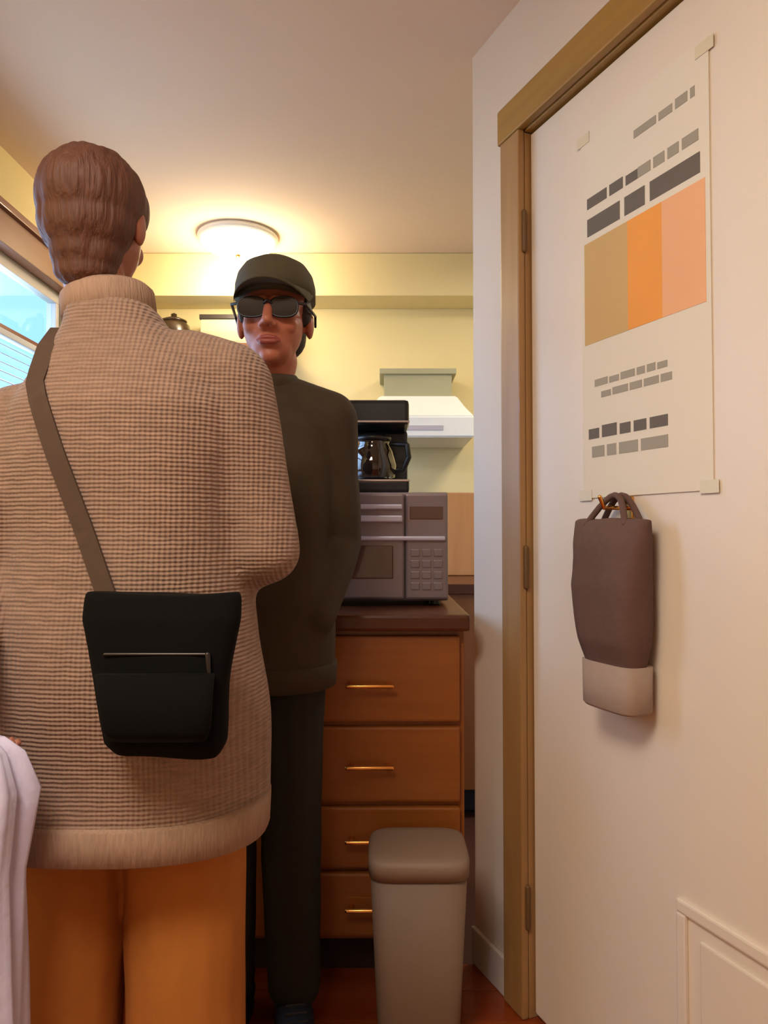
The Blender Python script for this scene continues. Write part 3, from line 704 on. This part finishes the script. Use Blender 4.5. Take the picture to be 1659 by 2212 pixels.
for j in range(6):
    rr = j/5; a_, b_ = [], []
    for i in range(15):
        a = math.pi*(1.08+0.84*i/14)
        x = hx+0.09*math.cos(a)*(1-0.06*rr); yv = hy+0.012+0.108*math.sin(a)-0.075*rr*max(0, -math.sin(a))**0.6
        zz = hz+0.054-0.012*rr-0.25*(x-hx)**2/0.09*0.6*(0.4+rr)
        a_.append(bm.verts.new((x, yv, zz+0.003))); b_.append(bm.verts.new((x, yv, zz-0.003)))
    top.append(a_); bot.append(b_)
for j in range(5):
    for i in range(14):
        bm.faces.new((top[j][i], top[j][i+1], top[j+1][i+1], top[j+1][i])); bm.faces.new((bot[j][i], bot[j+1][i], bot[j+1][i+1], bot[j][i+1]))
for i in range(14):
    bm.faces.new((top[5][i], top[5][i+1], bot[5][i+1], bot[5][i])); bm.faces.new((top[0][i], bot[0][i], bot[0][i+1], top[0][i+1]))
for j in range(5):
    for i in (0, 14): bm.faces.new((top[j][i], top[j+1][i], bot[j+1][i], bot[j][i]))
bmesh.ops.recalc_face_normals(bm, faces=list(bm.faces))
finish('brim', bm, M['cap'], cpo, True)
bm = bmesh.new(); ell(bm, (hx, hy+0.012, hz+0.142), (0.009, 0.009, 0.005)); finish('cap_button', bm, M['cap'], cpo, True)
sg = thing('sunglasses', 'black sunglasses on the face of the man in the cap', 'sunglasses', P2)
for s in (-1, 1):
    bm = bmesh.new(); rs = []
    for dy in (-0.0018, 0.0018):
        rs.append([Vector((hx+s*0.034+0.029*math.copysign(abs(math.cos(a))**0.75, math.cos(a)), hy-0.099+dy+0.09*(0.029*math.cos(a)*s) if False else hy-0.099+dy, hz+0.0+0.021*math.copysign(abs(math.sin(a))**0.75, math.sin(a)))) for a in [2*math.pi*i/28 for i in range(28)]])
    rings_mesh(bm, list(reversed(rs))); bmesh.ops.recalc_face_normals(bm, faces=list(bm.faces)); ln = finish('lens', bm, M['shade_lens'], sg)
    bm = bmesh.new(); loop = [(Vector((p.x, hy-0.099, p.z)), 0.0025) for p in rs[0]]; limb(bm, loop+[loop[0]]); finish('rim', bm, M['black_plastic'], ln, True)
    bm = bmesh.new(); limb(bm, [((hx+s*0.062, hy-0.098, hz+0.008), 0.003), ((hx+s*0.079, hy-0.085, hz+0.01), 0.0032), ((hx+s*0.09, hy+0.01, hz+0.012), 0.003), ((hx+s*0.088, hy+0.035, hz-0.005), 0.0028)]); finish('temple', bm, M['black_plastic'], sg, True)
bm = bmesh.new(); limb(bm, [((hx-0.008, hy-0.1, hz+0.008), 0.003), ((hx, hy-0.108, hz+0.012), 0.003), ((hx+0.008, hy-0.1, hz+0.008), 0.003)]); finish('bridge', bm, M['black_plastic'], sg, True)
bm = bmesh.new()
loft(bm, [(0, 0, 0.775, 0.17, 0.125), (0, 0, 0.8, 0.178, 0.13), (0, 0, 0.95, 0.172, 0.125), (0, 0, 1.1, 0.16, 0.115), (0, 0, 1.25, 0.175, 0.122), (0, 0, 1.335, 0.175, 0.112), (0.006, 0, 1.385, 0.125, 0.088), (0.012, 0, 1.42, 0.078, 0.07)], 32, 2.5)
for a in arm2:
    cap(bm, (a[0][0]*0.35, 0, a[0][2]+0.03), 0.07, a[0], 0.066)
    limb(bm, [(a[0], 0.066), ((Vector(a[0])*0.5+Vector(a[1])*0.5), 0.062), (a[1], 0.054), (Vector(a[1])+(Vector(a[2])-Vector(a[1]))*0.95, 0.046)])
jk = fuse('jacket', bm, M['jacket'], p2, 0.007, 4, 0.008, 18, (1, 1, 0.7), 2)
bm = bmesh.new(); lathe(bm, [(0.064, -0.015), (0.076, -0.01), (0.078, 0.03), (0.07, 0.04), (0.06, 0.03), (0.058, -0.01)], 32); o = finish('collar', bm, M['jacket'], jk, True, (0.016, 0.005, 1.415)); o.rotation_euler = (math.radians(8), 0, 0)
bm = bmesh.new(); bvj = BVHTree.FromPolygons([v.co.copy() for v in jk.data.vertices], [tuple(p.vertices) for p in jk.data.polygons])
zp = []
for i in range(24):
    z = 0.8+0.58*i/23; h_ = bvj.ray_cast(Vector((0.006, -0.8, z)), Vector((0, 1, 0)))
    if h_[0] is not None: zp.append((h_[0]+Vector((0, -0.001, 0)), 0.0035))
limb(bm, zp); finish('front_zip', bm, M['zip'], jk, True)
bm = bmesh.new(); loft(bm, [(0, 0, 0.76, 0.168, 0.122), (0, 0, 0.765, 0.178, 0.131), (0, 0, 0.81, 0.18, 0.133), (0, 0, 0.815, 0.172, 0.126)], 60, 2.5); finish('hem_band', bm, M['jacket'], jk, True)
bm = bmesh.new()
loft(bm, [(0, 0, 0.8, 0.14, 0.1), (0, 0, 0.9, 0.155, 0.108), (0, 0, 0.98, 0.145, 0.1)], 28)
for l in leg2:
    limb(bm, [(l[0], 0.088), (l[1], 0.068), (Vector(l[2])+Vector((0, 0, 0.015)), 0.06)])
fuse('trousers', bm, M['dark_pants'], p2, 0.007, 4, 0.007, 20, (1, 1, 0.8), 6)
for l, to in zip(leg2, (-0.25, 0.2)): shoe(p2, l[2], -1, M['navy'], to)
